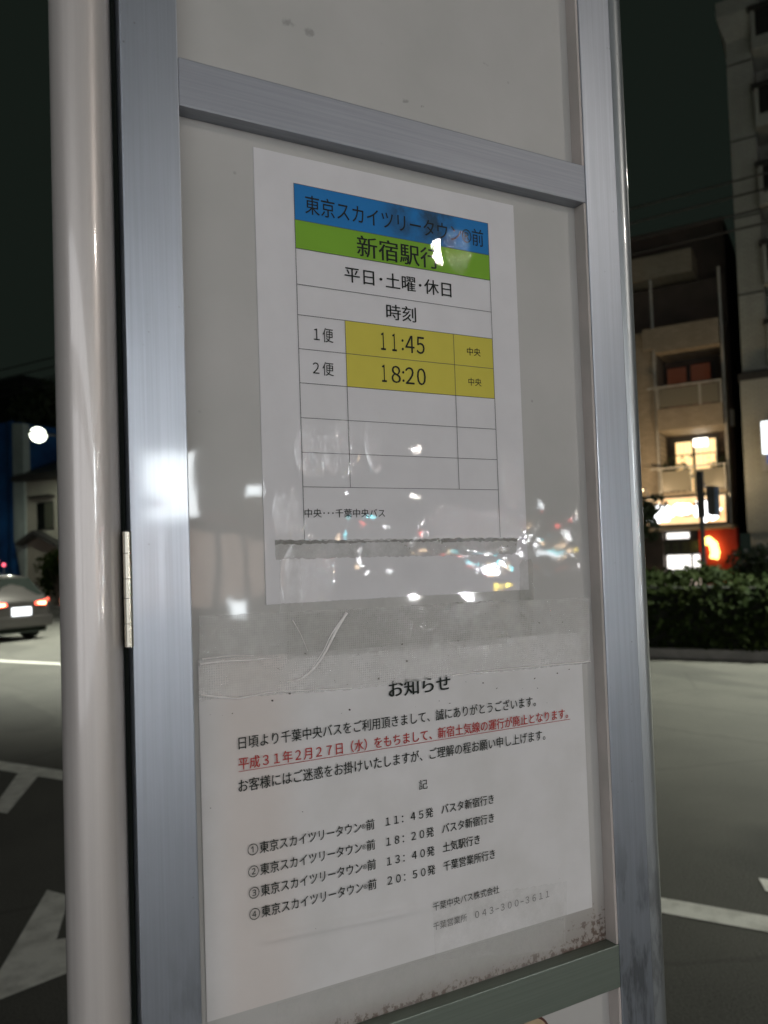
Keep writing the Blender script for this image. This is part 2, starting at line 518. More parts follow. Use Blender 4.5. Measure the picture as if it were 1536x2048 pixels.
def tag(o, label, cat, group=None):
    o["label"] = label
    o["category"] = cat
    if group:
        o["group"] = group
    return o
def structure(o):
    o["kind"] = "structure"
    return o
def thing(name, label, cat, loc, rot=0.0, group=None):
    o = bpy.data.objects.new(name, None)
    o.empty_display_size = 0.1
    COL.objects.link(o)
    o.location = loc
    o.rotation_euler = (0, 0, rot)
    return tag(o, label, cat, group)
def dup(root, loc, rot, label, group=None):
    r = root.copy()
    COL.objects.link(r)
    r.location = loc
    r.rotation_euler = (0, 0, rot)
    r["label"] = label
    if group:
        r["group"] = group
    for ch in list(root.children):
        c = ch.copy()
        COL.objects.link(c)
        c.parent = r
        for g in list(ch.children):
            d = g.copy()
            COL.objects.link(d)
            d.parent = c
    return r

def lettering(lines, y):
    """One mesh from lines of (text, x0, x1, z0, z1 or None, bold): each fitted between x0 and x1 on base z0, in metres."""
    mb = MB()
    for (s, x0, x1, z0, z1, bold) in lines:
        cu = bpy.data.curves.new("lettering", 'FONT')
        cu.body = s
        cu.resolution_u = 3
        o = bpy.data.objects.new("lettering", cu)
        COL.objects.link(o)
        bpy.context.view_layer.update()
        me = bpy.data.meshes.new_from_object(o.evaluated_get(bpy.context.evaluated_depsgraph_get()))
        xs = [v.co.x for v in me.vertices]
        ys = [v.co.y for v in me.vertices]
        a, b, c, d = min(xs), max(xs), min(ys), max(ys)
        k = (x1 - x0) / (b - a)
        kz = k if z1 is None else (z1 - z0) / (d - c)
        fs = [list(p.vertices) for p in me.polygons]
        for q, (dx, dz) in enumerate(((0, 0), (bold, 0.3 * bold), (-bold, -0.3 * bold)) if bold > 0 else ((0, 0),)):      # heavier strokes for bold type
            mb.add([(x0 + (v.co.x - a + dx) * k, y - q * 0.000006, z0 + (v.co.y - c + dz) * kz) for v in me.vertices], fs)
        bpy.data.objects.remove(o)
        bpy.data.curves.remove(cu)
        bpy.data.meshes.remove(me)
    return mb

BO = (0, 0, Z0)
# ================================================================== THE SETTING
ground = MB().quad((-400, -400, 0), (400, -400, 0), (400, 400, 0), (-400, 400, 0)).build("road", asphalt)
structure(ground)
def street_mesh(mb, name, mat, z=0.0):
    return mb.build(name, mat, None, SW(0, 0, z), ROT)
# pavement on this side of the road, with its kerb
structure(street_mesh(MB().box(-40, 10.5, -6.5, 0.86, -0.02, 0.10), "pavement", concrete))
structure(street_mesh(MB().bbox(-40, 10.5, 0.863, 1.02, -0.02, 0.13, 0.015), "kerb", kerb_m))
structure(street_mesh(MB().box(-60, 30, 22.0, 60, -0.02, 0.12), "far_pavement", concrete))

def mark(name, polys, z=0.004):
    mb = MB()
    for p in polys:
        mb.add([(-s, t, 0) for s, t in p], [list(range(len(p)))])
    return structure(street_mesh(mb, name, paint_w, z))
mark("lane_line", [[(-30, 3.47), (-30, 3.62), (2.9, 3.62), (2.9, 3.47)]])
mark("lane_dash", [[(0.36, 3.88), (0.40, 4.02), (-3.0, 4.02), (-3.0, 3.88)]])
mark("bay_line", [[(9.5, 3.86), (9.5, 4.05), (4.2, 4.05), (4.2, 3.86)], [(5.47, 3.86), (5.24, 3.86), (4.62, 3.18), (4.78, 3.18)]])
mark("arrow_mark", [[(3.34, 2.50), (3.18, 2.50), (2.86, 2.18), (2.74, 2.30), (2.58, 2.05), (2.66, 1.75), (2.72, 1.80), (2.83, 1.90)]])
mark("centre_line", [[(30, 8.70), (30, 8.86), (8.5, 8.86), (8.5, 8.70)]])

# ================================================================== THE BUS STOP BOARD
board = thing("bus_stop_board", "aluminium framed bus stop notice board hinged on a round beige pole", "notice board", (0.11, 0, 0.10))
BL = (-0.11, 0, Z0 - 0.10)
ZT, ZB = 0.80, -0.90
def part(mb, name, mat, parent=board):
    return mb.build(name, mat, parent, BL if parent is board else (0, 0, 0))
p1 = part(MB().cyl(-0.1045, 0.0035, -Z0 + 0.10, 1.2, 0.0172, 64), "pole", pole_m)
p2 = part(MB().cyl(0.3201, 0.0030, -Z0 + 0.10, 1.2, 0.0115, 48), "edge_tube", alu_tube)
part(MB().bbox(-0.0845, -0.0503, -0.012, 0.016, ZB, ZT, 0.0008), "upright", alu_post)
part(MB().bbox(0.2746, 0.3084, -0.012, 0.016, ZB, ZT, 0.0008), "upright", alu_post)
part(MB().box(-0.0895, -0.0848, 0.001, 0.014, ZB, ZT), "gap_strip", rubber)  # black strip added so the gap beside the pole shows dark
part(MB().bbox(0.2722, 0.2745, -0.0112, 0.0, -0.2764, 0.3064, 0.0003), "glazing_bead", bead_m)
part(MB().bbox(0.2722, 0.2745, -0.0112, 0.0, 0.3370, ZT, 0.0003), "glazing_bead", bead_m)
part(MB().bbox(0.2722, 0.2745, -0.0112, 0.0, ZB, -0.3091, 0.0003), "glazing_bead", bead_m)
part(MB().bbox(-0.0502, 0.2744, -0.0118, 0.014, 0.3066, 0.3368, 0.0007), "crossbar", alu_bar)
part(MB().bbox(-0.0502, 0.2744, -0.0118, 0.014, -0.3089, -0.2766, 0.0007), "crossbar", alu_rail)
part(MB().box(-0.0502, 0.2744, 0.0, 0.003, 0.3369, ZT), "upper_panel", panel_m)
part(MB().box(-0.0502, 0.2744, 0.0, 0.003, -0.2765, 0.3065), "middle_panel", panel_m)
part(MB().box(-0.0502, 0.2744, 0.0, 0.003, ZB, -0.3090), "lower_panel", panel_m)
part(MB().box(-0.0840, 0.3080, 0.0161, 0.0200, ZB, ZT), "back_sheet", alu_bar)
hinge = part(MB().box(-0.0852, -0.0846, -0.008, 0.0, -0.0186, 0.0475), "hinge", steel)
zk = [0.0475, 0.0350, 0.0204, 0.0093, -0.0053, -0.0186]
for a, b in zip(zk[:-1], zk[1:]):
    MB().tube([(-0.0863, -0.0106, b + 0.00018), (-0.0863, -0.0106, a - 0.00018)], 0.0026, 24).build("knuckle", steel, hinge)
MB().tube([(-0.0863, -0.0106, -0.0190), (-0.0863, -0.0106, 0.0480)], 0.0020, 14).build("pin", dark_trim, hinge)

sticker = thing("round_sticker", "round pale sticker with dark red rim below the lower crossbar", "sticker", (0.1955, 0, Z0 - 0.3313))
def disc(r, y, n=40):
    return MB().add([(r * math.cos(2 * math.pi * i / n), y, r * math.sin(2 * math.pi * i / n)) for i in range(n)], [list(range(n))])
disc(0.0178, -0.0003).build("rim", M("dark red sticker rim", (0.10, 0.035, 0.025), 0.5, coat=0.5), sticker)
disc(0.0160, -0.0005).build("face", varied("beige sticker", (0.50, 0.38, 0.24), (0.44, 0.33, 0.2), 60, 0.5, coat=0.5), sticker)

# ---------------------------------------------------------------- the laminated timetable
tt = thing("timetable_sheet", "laminated bus timetable with blue, green and yellow cells", "timetable", BO)
MB().bbox(0.0000, 0.2100, -0.0009, -0.0002, 0.0002, 0.2972, 0.0002, 1).build("sheet", lam_white, tt)
G = [0.2784, 0.2540, 0.2347, 0.2105, 0.1901, 0.1674, 0.1447, 0.1216, 0.0987, 0.0760]
XA, XB, X1, X2 = 0.0274, 0.1846, 0.0619, 0.1497
MB().rect(XA, XB, G[1], G[0], -0.0011).build("blue_cell", lam_blue, tt)
MB().rect(XA, XB, G[2], G[1], -0.0011).build("green_cell", lam_green, tt)
for k in (4, 5):
    MB().rect(X1, X2, G[k + 1], G[k], -0.0011).build("yellow_cell", lam_yellow, tt)
    MB().rect(X2, XB, G[k + 1], G[k], -0.0011).build("yellow_cell", lam_yellow, tt)
gl = MB()
w = 0.00019
for z in G:
    gl.rect(XA - w, XB + w, z - w, z + w, -0.00125)
for x in (XA, XB):
    gl.rect(x - w, x + w, 0.0405, G[0], -0.00128)
for x in (X1, X2):
    gl.rect(x - w, x + w, G[9], G[4], -0.00128)
gl.build("grid_lines", lam_grey, tt)
lettering([
    ("東京スカイツリータウン®前", 0.0351, 0.1798, 0.2592, 0.2723, 0.006),
    ("新宿駅行", 0.0730, 0.1396, 0.2362, 0.2512, 0.012),
], -0.00135).build("heading_text", lam_black, tt)
for nm_, ln in (
    ("day_text", ("平日･土曜･休日", 0.0628, 0.1492, 0.2170, 0.2279, 0.010)),
    ("column_heading", ("時刻", 0.0943, 0.1183, 0.1948, 0.2058, 0.010)),
    ("trip_number", ("１便", 0.0384, 0.0527, 0.1735, 0.1832, 0.0)),
    ("trip_number", ("２便", 0.0370, 0.0523, 0.1509, 0.1601, 0.0)),
    ("operator_text", ("中央", 0.1611, 0.1732, 0.1755, 0.1815, 0.006)),
    ("operator_text", ("中央", 0.1613, 0.1730, 0.1530, 0.1588, 0.006)),
    ("footnote_text", ("中央･･･千葉中央バス", 0.0281, 0.0876, 0.0558, 0.0616, 0.006)),
):
    lettering([ln], -0.00135).build(nm_, lam_black, tt)
TD = [("１", 0.0891, 0.0928), ("１", 0.0980, 0.1016), ("：", 0.1057, 0.1072), ("４", 0.1088, 0.1160), ("５", 0.1179, 0.1244),
      ("１", 0.0890, 0.0927), ("８", 0.0967, 0.1039), ("：", 0.1054, 0.1069), ("２", 0.1079, 0.1150), ("０", 0.1174, 0.1245)]
lettering([(c, a, b, (0.1726 if k < 5 else 0.1501) + (0.0012 if c == "：" else 0), (0.1849 if k < 5 else 0.1622) - (0.0032 if c == "：" else 0), 0.012) for k, (c, a, b) in enumerate(TD)], -0.00135).build("departure_times", lam_black, tt)

# ---------------------------------------------------------------- the paper notice
nt = thing("paper_notice", "white paper notice with a red sentence taped across the lower panel", "notice", BO)
def paper_grid():
    xs = [-0.0446 + (0.2590 + 0.0446) * i / 120 for i in range(121)]
    nz = 110
    vs, fs = [], []
    for j in range(nz + 1):
        for i, x in enumerate(xs):
            u = i / 120
            zt = -0.0310 - 0.0042 * u
            zb = -0.2462 - 0.0025 * u
            z = zt + (zb - zt) * j / nz
            zc = -0.2066 - 0.0078 * min(1.0, max(0.0, (x + 0.0113) / 0.1245))      # the buckle under the printed lines
            amp = 0.0024 * max(0.0, min(1.0, (x + 0.014) / 0.01)) * max(0.0, min(1.0, (0.118 - x) / 0.03))
            d = (z - zc) / 0.0022
            y = -0.0007 - amp * math.exp(-d * d) - 0.00025 * (1 + math.sin(x * 31 + z * 12)) * max(0, math.sin(math.pi * j / nz))
            vs.append((x, y, z))
    W = 121
    for j in range(nz):
        for i in range(120):
            fs.append((j * W + i, (j + 1) * W + i, (j + 1) * W + i + 1, j * W + i + 1))
    return MB().add(vs, fs, True)
paper_o = paper_grid().build("sheet", paper_m, nt)
YN = -0.00200
em = lambda n: n
lettering([("お知らせ", 0.0857, 0.1352, -0.0676, -0.0560, 0.024)], YN).build("title_text", ink_m, nt)
lettering([
    ("日頃より千葉中央バスをご利用頂きまして、誠にありがとうございます。", -0.0209, 0.2110, -0.0877, -0.0798, 0.011),
    ("お客様にはご迷惑をお掛けいたしますが、ご理解の程お願い申し上げます。", -0.0217, 0.2187, -0.1139, -0.1060, 0.011),
    ("記", 0.1066, 0.1135, -0.1333, -0.1267, 0.004),
], YN).build("body_text", ink_m, nt)
lettering([("平成３１年２月２７日（水）をもちまして、新宿土気線の運行が廃止となります。", -0.0213, 0.2417, -0.1004, -0.0926, 0.017)], YN).build("red_text", red_ink, nt)
MB().quad((-0.0214, YN, -0.10135), (0.2438, YN, -0.10155), (0.2438, YN, -0.10120), (-0.0214, YN, -0.10100)).build("red_underline", red_ink, nt)
rows = [("①", -0.1534, "１１：４５発", "バスタ新宿行き", 0.1691), ("②", -0.1668, "１８：２０発", "バスタ新宿行き", 0.1686),
        ("③", -0.1798, "１３：４０発", "土気駅行き", 0.1556), ("④", -0.1927, "２０：５０発", "千葉営業所行き", 0.1683)]
L = []
for num, z, tm, dest, xe in rows:
    L += [(num, -0.0170, -0.0102, z - 0.0001, z + 0.0069, 0.0), ("東京スカイツリータウン", -0.0092, 0.0612, z, z + 0.0071, 0.014),
          ("®", 0.0615, 0.0645, z + 0.0018, z + 0.0049, 0.0), ("前", 0.0650, 0.0712, z + 0.0002, z + 0.0071, 0.014), (tm, 0.0797, 0.1173, z, z + 0.0066, 0.014),
          (dest, 0.1241, xe, z + 0.0003, z + 0.0071, 0.014)]
lettering(L, YN).build("route_text", ink_m, nt)
lettering([("千葉中央バス株式会社", 0.1144, 0.1707, -0.2176, -0.2120, 0.006)], YN).build("office_text", ink_m, nt)
lettering([("千葉営業所", 0.1139, 0.1420, -0.2308, -0.2254, 0.0), ("０４３−３００−３６１１", 0.1490, 0.2163, -0.2307, -0.2258, -0.004)], YN).build("phone_text", ink_faint, nt)

# ---------------------------------------------------------------- tapes
def strip(poly, y, th=0.00012, jag=0.0):
    """A thin piece of tape: outline in board x, z; jag makes the cut ends ragged."""
    pts = []
    n = len(poly)
    for i in range(n):
        a, b = Vector(poly[i]), Vector(poly[(i + 1) % n])
        k = max(1, int((b - a).length / 0.0022)) if jag else 1
        for j in range(k):
            p = a.lerp(b, j / k)
            pts.append((p.x + rnd.uniform(-jag, jag) * (0.5 if j else 0), p.y + rnd.uniform(-jag, jag)))
    n = len(pts)
    return MB().add([(x, y, z) for x, z in pts], [list(range(n))])
def tape(poly, y, mat, label, jag=0.0004, group=None):
    o = strip(poly, y, 0.00012, jag).build("adhesive_tape", mat, None, BO)
    return tag(o, label, "tape", group)
tape([(0.0072, 0.0292), (0.1985, 0.0275), (0.2008, 0.0395), (0.1500, 0.0402), (0.0068, 0.0412)], -0.00160, tape_dark, "dirty grey tape strip across the foot of the timetable", 0.0006)
tape([(0.0088, -0.0160), (0.0240, -0.0160), (0.0240, 0.0290), (0.0094, 0.0290)], -0.00178, tape_thin, "short upright tape at the left foot of the timetable")
tape([(0.1986, -0.0345), (0.2124, -0.0345), (0.2142, 0.0185), (0.2120, 0.0235), (0.2040, 0.0235), (0.2012, 0.0195)], -0.00178, tape_dark, "short grey upright tape at the right foot of the timetable")
tape([(0.0086, -0.0060), (0.1880, -0.0060), (0.1980, -0.0022), (0.1980, 0.0012), (0.0086, 0.0006)], -0.00196, tape_thin, "narrow tape along the bottom edge of the timetable")
tape([(0.0125, -0.0345), (0.1862, -0.0382), (0.1878, -0.0062), (0.0130, -0.0062)], -0.00214, tape_dark, "broad mottled grey tape between timetable and notice title", 0.0008)
tape([(0.0068, 0.0385), (0.1000, 0.0384), (0.1995, 0.0372), (0.2008, 0.0395), (0.1500, 0.0404), (0.0900, 0.0399), (0.0068, 0.0412)], -0.00170, tape_edge, "thin dark torn glue edge across the foot of the timetable", 0.0007)
top_t = tape([(-0.0452, -0.0555), (-0.0310, -0.0545), (-0.0100, -0.0560), (0.0560, -0.0588), (0.1360, -0.0580), (0.2660, -0.0600), (0.2682, -0.0085), (-0.0434, -0.0040)], -0.00262, tape_clear, "wide cloudy clear tape holding the top of the notice")
def fold(pts, r, n=8):
    pts = [Vector((x, -0.0028, z)) for x, z in pts]
    sm = []
    for i in range(len(pts) - 1):
        a, b, c, d = pts[max(i - 1, 0)], pts[i], pts[i + 1], pts[min(i + 2, len(pts) - 1)]
        for k in range(6):
            t = k / 6
            sm.append(0.5 * ((2 * b) + (c - a) * t + (2 * a - 5 * b + 4 * c - d) * t * t + (3 * b - a - 3 * c + d) * t ** 3))
    sm.append(pts[-1])
    return MB().tube(sm, r, n, True, r * 0.4)
fold([(0.0554, -0.0078), (0.0470, -0.0196), (0.0401, -0.0309), (0.0319, -0.0413), (0.0218, -0.0478), (0.0115, -0.0493)], 0.0011).build("crease_and_glare", crease_m, top_t)
fold([(0.0535, -0.0100), (0.0440, -0.0210), (0.0375, -0.0318), (0.0290, -0.0425)], 0.0006).build("crease_and_glare", crease_m, top_t)
fold([(0.0168, -0.0104), (0.0220, -0.0198), (0.0266, -0.0311)], 0.0004).build("crease_and_glare", crease_m, top_t)
fold([(-0.0440, -0.0515), (-0.0312, -0.0542), (-0.0218, -0.0559), (-0.0121, -0.0557), (0.0011, -0.0545), (0.0300, -0.0562), (0.0573, -0.0580)], 0.0007).build("crease_and_glare", crease_m, top_t)  # this and the folds below put the tape's pale glare lines into shape
fold([(0.2660, -0.0588), (0.2085, -0.0575), (0.1640, -0.0568), (0.1366, -0.0573)], 0.0005).build("crease_and_glare", crease_m, top_t)
fold([(-0.0440, -0.0330), (-0.0300, -0.0325), (-0.0130, -0.0332), (0.0080, -0.0330)], 0.0009).build("crease_and_glare", crease_m, top_t)
fold([(-0.0425, -0.0300), (-0.0260, -0.0296), (-0.0100, -0.0306)], 0.0005).build("crease_and_glare", crease_m, top_t)
sp = MB()
for _ in range(75):
    x = rnd.uniform(-0.043, 0.262)
    z = rnd.uniform(-0.078, -0.012) if rnd.random() < 0.85 else rnd.uniform(-0.24, -0.08)
    a, s, q = rnd.uniform(-0.6, 0.6), rnd.choice((0.0003, 0.0003, 0.0004, 0.0005, 0.0009)), rnd.uniform(0.3, 0.8)
    ca, sa = math.cos(a) * s, math.sin(a) * s
    sp.add([(x + ca * c - sa * d * q, -0.00285, z + sa * c + ca * d * q) for c, d in ((1, 0), (.5, .8), (-.4, .9), (-1, .1), (-.5, -.7), (.6, -.8))], [list(range(6))])
sp.build("dirt_specks", dirt_m, top_t)["kind"] = "stuff"
tape([(0.1142, -0.2500), (0.2300, -0.2735), (0.2335, -0.2228), (0.1142, -0.2110)], -0.00235, tape_thin, "clear tape over the telephone number at the lower right")
tape([(0.0000, -0.2763), (0.2290, -0.2763), (0.2298, -0.2495), (0.0000, -0.2480)], -0.00115, tape_thin, "clear tape strip along the bottom edge of the notice")


# ================================================================== STREET LAMPS
def street_lamp(label, s, tp, th, h, power, glowm, col, cone=168, blend=0.35, group="street lamps along the road", size=0.30, deep=0.10):
    o = thing("street_lamp", label, "street lamp", SW(s, tp), ROT, group)
    MB().tube([(0, 0, 0), (0, 0, h * 0.6), (0, 0, h - 0.25)], 0.09, 14, True, 0.055).build("pole", lamp_grey, o)
    d = th - tp
    MB().tube([(0, 0, h - 0.28), (0, d * 0.25, h + 0.02), (0, d * 0.6, h + 0.12), (0, d - 0.3 * math.copysign(1, d), h + 0.10)], 0.04, 10).build("arm", lamp_grey, o)
    hd = MB().sphere((0, d, h + 0.10), 1.0, 16, 8, (0.19, 0.42, 0.10)).build("lamp_head", lamp_grey, o)
    MB().sphere((0, d, h + 0.04), 1.0, 16, 8, (size * 0.55, size, deep)).build("diffuser", glowm, hd)
    if power:
        ld = bpy.data.lights.new("lamp_light", 'SPOT')
        ld.energy = power
        ld.color = col
        ld.spot_size = R(cone)
        ld.spot_blend = blend
        ld.shadow_soft_size = 0.22
        lo = bpy.data.objects.new("lamp_light", ld)
        COL.objects.link(lo)
        lo.parent = o
        lo.location = (0, d, h - 0.12)
    return o
WARM = (1.0, 0.88, 0.80)
GRN = (0.98, 1.0, 0.86)
street_lamp("street lamp at the crossing, shining on the board from over the road edge", -15.3, -1.6, 0.85, 7.95, LAMP_POWER, g_lamp, WARM)
street_lamp("second street lamp beyond the crossing on the near pavement", -45, -2.4, -0.6, 7.9, LAMP_POWER, g_lamp, WARM)
street_lamp("far small street lamp down the near pavement", -78, -3.4, -1.6, 7.9, LAMP_POWER, g_lamp, WARM)
street_lamp("white street lamp by the shop on the near pavement", -31, -6.0, -4.0, 5.6, LAMP_POWER * 0.5, g_lamp, WARM)
street_lamp("far lamp on the opposite pavement beyond the crossing", -120, 23.6, 21.6, 8.0, LAMP_POWER, g_lamp, WARM)
street_lamp("farthest lamp on the opposite pavement", -165, 23.6, 21.6, 8.0, LAMP_POWER, g_lamp, WARM)
street_lamp("lit street lamp in front of the cream house", 27.25, 22.2, 20.37, 6.95, 2000, g_lamp_w, GRN, size=0.36, deep=0.30)
street_lamp("lamp in the median hidden behind the board", 13.5, 14.2, 12.9, 8.0, 11000, g_lamp, GRN, 116, 0.45)
street_lamp("lamp standing in the median hedge", -4.0, 15.0, 13.6, 8.0, 12000, g_lamp, GRN, 124, 0.55)

# ================================================================== HEDGE, BUSH, TREES
hedge = thing("hedge", "clipped dark green hedge along the road median", "hedge", SW(3, 12.6), ROT)
def hp():
    x = rnd.uniform(-7.0, 6.0)
    y = rnd.uniform(-0.75, 0.75)
    top = 1.10 + 0.06 * math.sin(x * 2.1) + 0.05 * math.sin(x * 5.3 + 1)
    k = rnd.random()
    if k < 0.45:
        return (x, y, top + rnd.gauss(0, 0.05))
    if k < 0.9:
        return (x, -0.75 + rnd.gauss(0, 0.06), rnd.uniform(0.16, top))
    return (x, y, rnd.uniform(0.15, top))
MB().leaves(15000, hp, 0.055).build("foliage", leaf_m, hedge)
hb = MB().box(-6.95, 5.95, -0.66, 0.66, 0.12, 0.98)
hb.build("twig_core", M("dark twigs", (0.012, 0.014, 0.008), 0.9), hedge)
structure(street_mesh(MB().bbox(-12, 9, 11.82, 13.4, -0.02, 0.14, 0.03), "median_kerb", kerb_m))

def bush(name, label, cat, s, t, r, zc, n, mat, size, trunk=True, sq=(1, 1, 1)):
    o = thing(name, label, cat, SW(s, t), ROT)
    clumps = []
    for _ in range(16):
        a, b = rnd.uniform(0, 6.28), rnd.uniform(-0.9, 0.95)
        q = r * rnd.uniform(0.3, 0.75)
        clumps.append((q * math.cos(a) * sq[0], q * math.sin(a) * sq[1], zc + b * r * 0.62 * sq[2], r * rnd.uniform(0.28, 0.48)))
    def pk():
        c = rnd.choice(clumps)
        d = Vector((rnd.gauss(0, 1), rnd.gauss(0, 1), rnd.gauss(0, 1))).normalized() * c[3] * rnd.uniform(0.55, 1.05)
        return (c[0] + d.x, c[1] + d.y, max(0.05, c[2] + d.z))
    MB().leaves(n, pk, size).build("crown", mat, o)
    tr = MB().tube([(0, 0, 0), (0.03, 0.02, zc * 0.6), (0, 0, zc)], 0.05 + r * 0.05, 8, True, 0.03)
    for _ in range(5):
        c = rnd.choice(clumps)
        tr.tube([(0, 0, zc * 0.5), (c[0] * 0.5, c[1] * 0.5, (c[2] + zc * 0.5) / 2 + 0.1), c[:3]], 0.03 + r * 0.02, 6, True, 0.012)
    tr.build("trunk", bark, o)
    return o
bush("bush", "round dark bush in front of the cream house", "bush", 29.2, 22.6, 1.25, 1.45, 3200, leaf_m, 0.075, sq=(0.85, 0.8, 1.0))
bush("shrub", "small shrub at the foot of the blue sheeting", "shrub", 35.2, 22.5, 0.9, 1.5, 1200, leaf_d, 0.08, sq=(0.7, 0.7, 1.3))
bush("street_tree", "dark street tree standing behind the cream house", "tree", 42.0, 34.0, 4.4, 10.0, 5200, leaf_d, 0.20, sq=(1.2, 1.0, 0.8))
bush("pavement_tree", "small leafy tree beside the restaurant sign", "tree", 5.35, 25.2, 0.85, 2.75, 1500, leaf_d, 0.10, sq=(0.75, 0.6, 1.3))
bush("garden_shrub", "dark shrub below the grey tower", "shrub", 1.9, 25.5, 1.0, 1.0, 1500, leaf_d, 0.09, sq=(1.0, 0.7, 0.9))

# ================================================================== RESTAURANT WITH FLATS ABOVE (right)
rest = thing("restaurant_building", "narrow beige flats with balconies over a lit restaurant", "building", SW(0, 28), ROT)
def rp(mb, name, mat, parent=rest):
    return mb.build(name, mat, parent)
def X(s):
    return -s
def sbox(s0, s1, y0, y1, z0, z1, mb=None):
    return (mb or MB()).box(-max(s0, s1), -min(s0, s1), y0, y1, z0, z1)
# body: recessed wall behind the balconies, side pier on the left, dark brown core at the top
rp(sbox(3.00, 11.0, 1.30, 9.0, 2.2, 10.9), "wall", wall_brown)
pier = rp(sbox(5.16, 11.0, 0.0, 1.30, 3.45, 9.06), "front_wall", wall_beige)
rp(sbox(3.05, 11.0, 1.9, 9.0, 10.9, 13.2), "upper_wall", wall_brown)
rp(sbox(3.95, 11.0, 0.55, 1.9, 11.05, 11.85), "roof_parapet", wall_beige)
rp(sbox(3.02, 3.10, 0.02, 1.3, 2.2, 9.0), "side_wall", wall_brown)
for (zs, zl, zt, solid) in ((8.22, 8.36, 9.06, True), (5.57, 5.66, 7.06, False), (3.38, 3.48, 4.33, False)):
    b = rp(sbox(3.10, 5.14, -0.35, 1.3, zs, zl), "balcony", wall_beige)
    if solid:
        sbox(3.10, 5.5, -0.35, -0.22, zl, zt).build("balustrade", wall_beige, b)
    elif zt > 6:
        sbox(3.10, 5.14, -0.35, -0.22, zl, 6.30).build("balustrade", wall_beige, b)
        rl = sbox(3.10, 5.44, -0.36, -0.30, zt - 0.06, zt)
        for s in (3.13, 3.77, 5.10):
            sbox(s - 0.03, s + 0.03, -0.35, -0.31, 6.30, zt - 0.06, rl)
        rl.build("handrail", pale_trim, b)
        sbox(3.2, 5.05, -0.34, -0.325, 6.34, 6.96).build("screen", frost, b)
    else:
        rl = sbox(3.10, 5.44, -0.36, -0.30, zt - 0.05, zt)
        for s in (3.13, 4.15, 5.10):
            sbox(s - 0.02, s + 0.02, -0.35, -0.31, zl, zt - 0.05, rl)
        rl.build("handrail", pale_trim, b)
        sbox(4.20, 5.06, -0.34, -0.325, 3.52, 4.2).build("screen", frost, b)
        sbox(3.16, 4.10, -0.34, -0.325, 3.52, 4.2).build("screen", frost, b)
wd = rp(sbox(3.45, 5.10, 1.24, 1.29, 6.05, 8.02), "window", dark_trim)
sbox(4.40, 5.02, 1.20, 1.235, 6.1, 7.95).build("pane", g_window_d, wd)
sbox(3.62, 4.24, 1.20, 1.235, 6.1, 7.98).build("pane", g_window_d, wd)
wd = rp(sbox(3.45, 5.10, 1.24, 1.29, 3.5, 5.5), "window", dark_trim)
sbox(4.30, 4.86, 1.20, 1.235, 3.6, 5.32).build("pane", g_window, wd)
sbox(3.56, 4.22, 1.20, 1.235, 3.6, 5.36).build("pane", g_window, wd)
sbox(3.80, 4.25, 1.10, 1.15, 5.12, 5.38).build("ceiling_lamp", g_ceiling, wd)
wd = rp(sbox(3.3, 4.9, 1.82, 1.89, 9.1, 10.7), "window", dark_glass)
for (s_, z_) in ((3.28, 5.66), (4.72, 3.48), (3.5, 8.36)):
    u_ = rp(MB().bbox(-s_ - 0.38, -s_ + 0.38, 0.75, 1.05, z_, z_ + 0.56, 0.02), "air_conditioner", pale_trim)
    MB().tube([(-s_ - 0.08, 0.745, z_ + 0.28), (-s_ - 0.08, 0.735, z_ + 0.28)], 0.21, 18).build("fan_grille", dark_trim, u_)
for s_ in (5.22, 3.06):
    rp(MB().tube([(-s_, -0.06, 2.4), (-s_, -0.06, 10.8)], 0.045, 8), "downpipe", pale_trim)
ml = dark_trim
for (zb, zt) in ((6.1, 7.96), (3.6, 5.34)):
    rp(sbox(4.25, 4.31, 1.16, 1.20, zb, zt), "mullion", ml)
    rp(sbox(3.56, 4.95, 1.165, 1.195, zb + 1.25, zb + 1.29), "mullion", ml)
for k_, (s_, w_) in enumerate(((3.3, 0.25), (4.55, 0.3), (4.95, 0.22))):
    pt = rp(MB().tube([(-s_, 0.15, 3.48), (-s_, 0.15, 3.72)], 0.13, 12, True, 0.16), "plant_pot", wall_brown)
    MB().leaves(160, lambda: (-s_ + rnd.gauss(0, w_ * 0.6), 0.15 + rnd.gauss(0, 0.1), 4.02 + abs(rnd.gauss(0, 0.28))), 0.07).build("foliage", leaf_d, pt)
# shop front
rp(sbox(5.24, 11.0, 0.15, 1.30, 0.0, 2.25), "shop_wall", wall_brown)
rp(sbox(2.95, 4.10, 0.25, 1.30, 0.0, 2.25), "red_wall", red_wall)
rp(sbox(2.95, 11.0, -0.9, 1.30, 2.22, 2.34), "canopy", wall_beige)
dr = rp(sbox(4.10, 5.24, 0.50, 0.58, 0.0, 2.2), "door", dark_trim)
sbox(4.42, 5.18, 0.44, 0.495, 0.92, 1.40).build("pane", g_door, dr)
sbox(4.12, 4.34, 0.44, 0.495, 0.92, 1.40).build("pane", g_door, dr)
sbox(4.82, 5.18, 0.44, 0.495, 0.1, 0.82).build("pane", g_door, dr)
sbox(4.12, 4.62, 0.44, 0.495, 0.1, 0.82).build("pane", glow("pinkish lit door pane", (1.0, 0.78, 0.66), 0.8), dr)
sbox(4.44, 5.16, 0.44, 0.495, 1.96, 2.16).build("transom", g_door, dr)
nm = rp(sbox(4.1, 5.24, 0.20, 0.23, 1.84, 1.90), "noren", dark_trim)
for k, (a, b2) in enumerate(((5.22, 5.05), (4.94, 4.76), (4.64, 4.47), (4.40, 4.14))):
    sbox(a, b2, 0.2, 0.22, 1.42 + 0.05 * (k % 2), 1.84).build("cloth", varied("grey green noren cloth", (0.09, 0.10, 0.075), (0.05, 0.06, 0.045), 9, 0.9), nm)
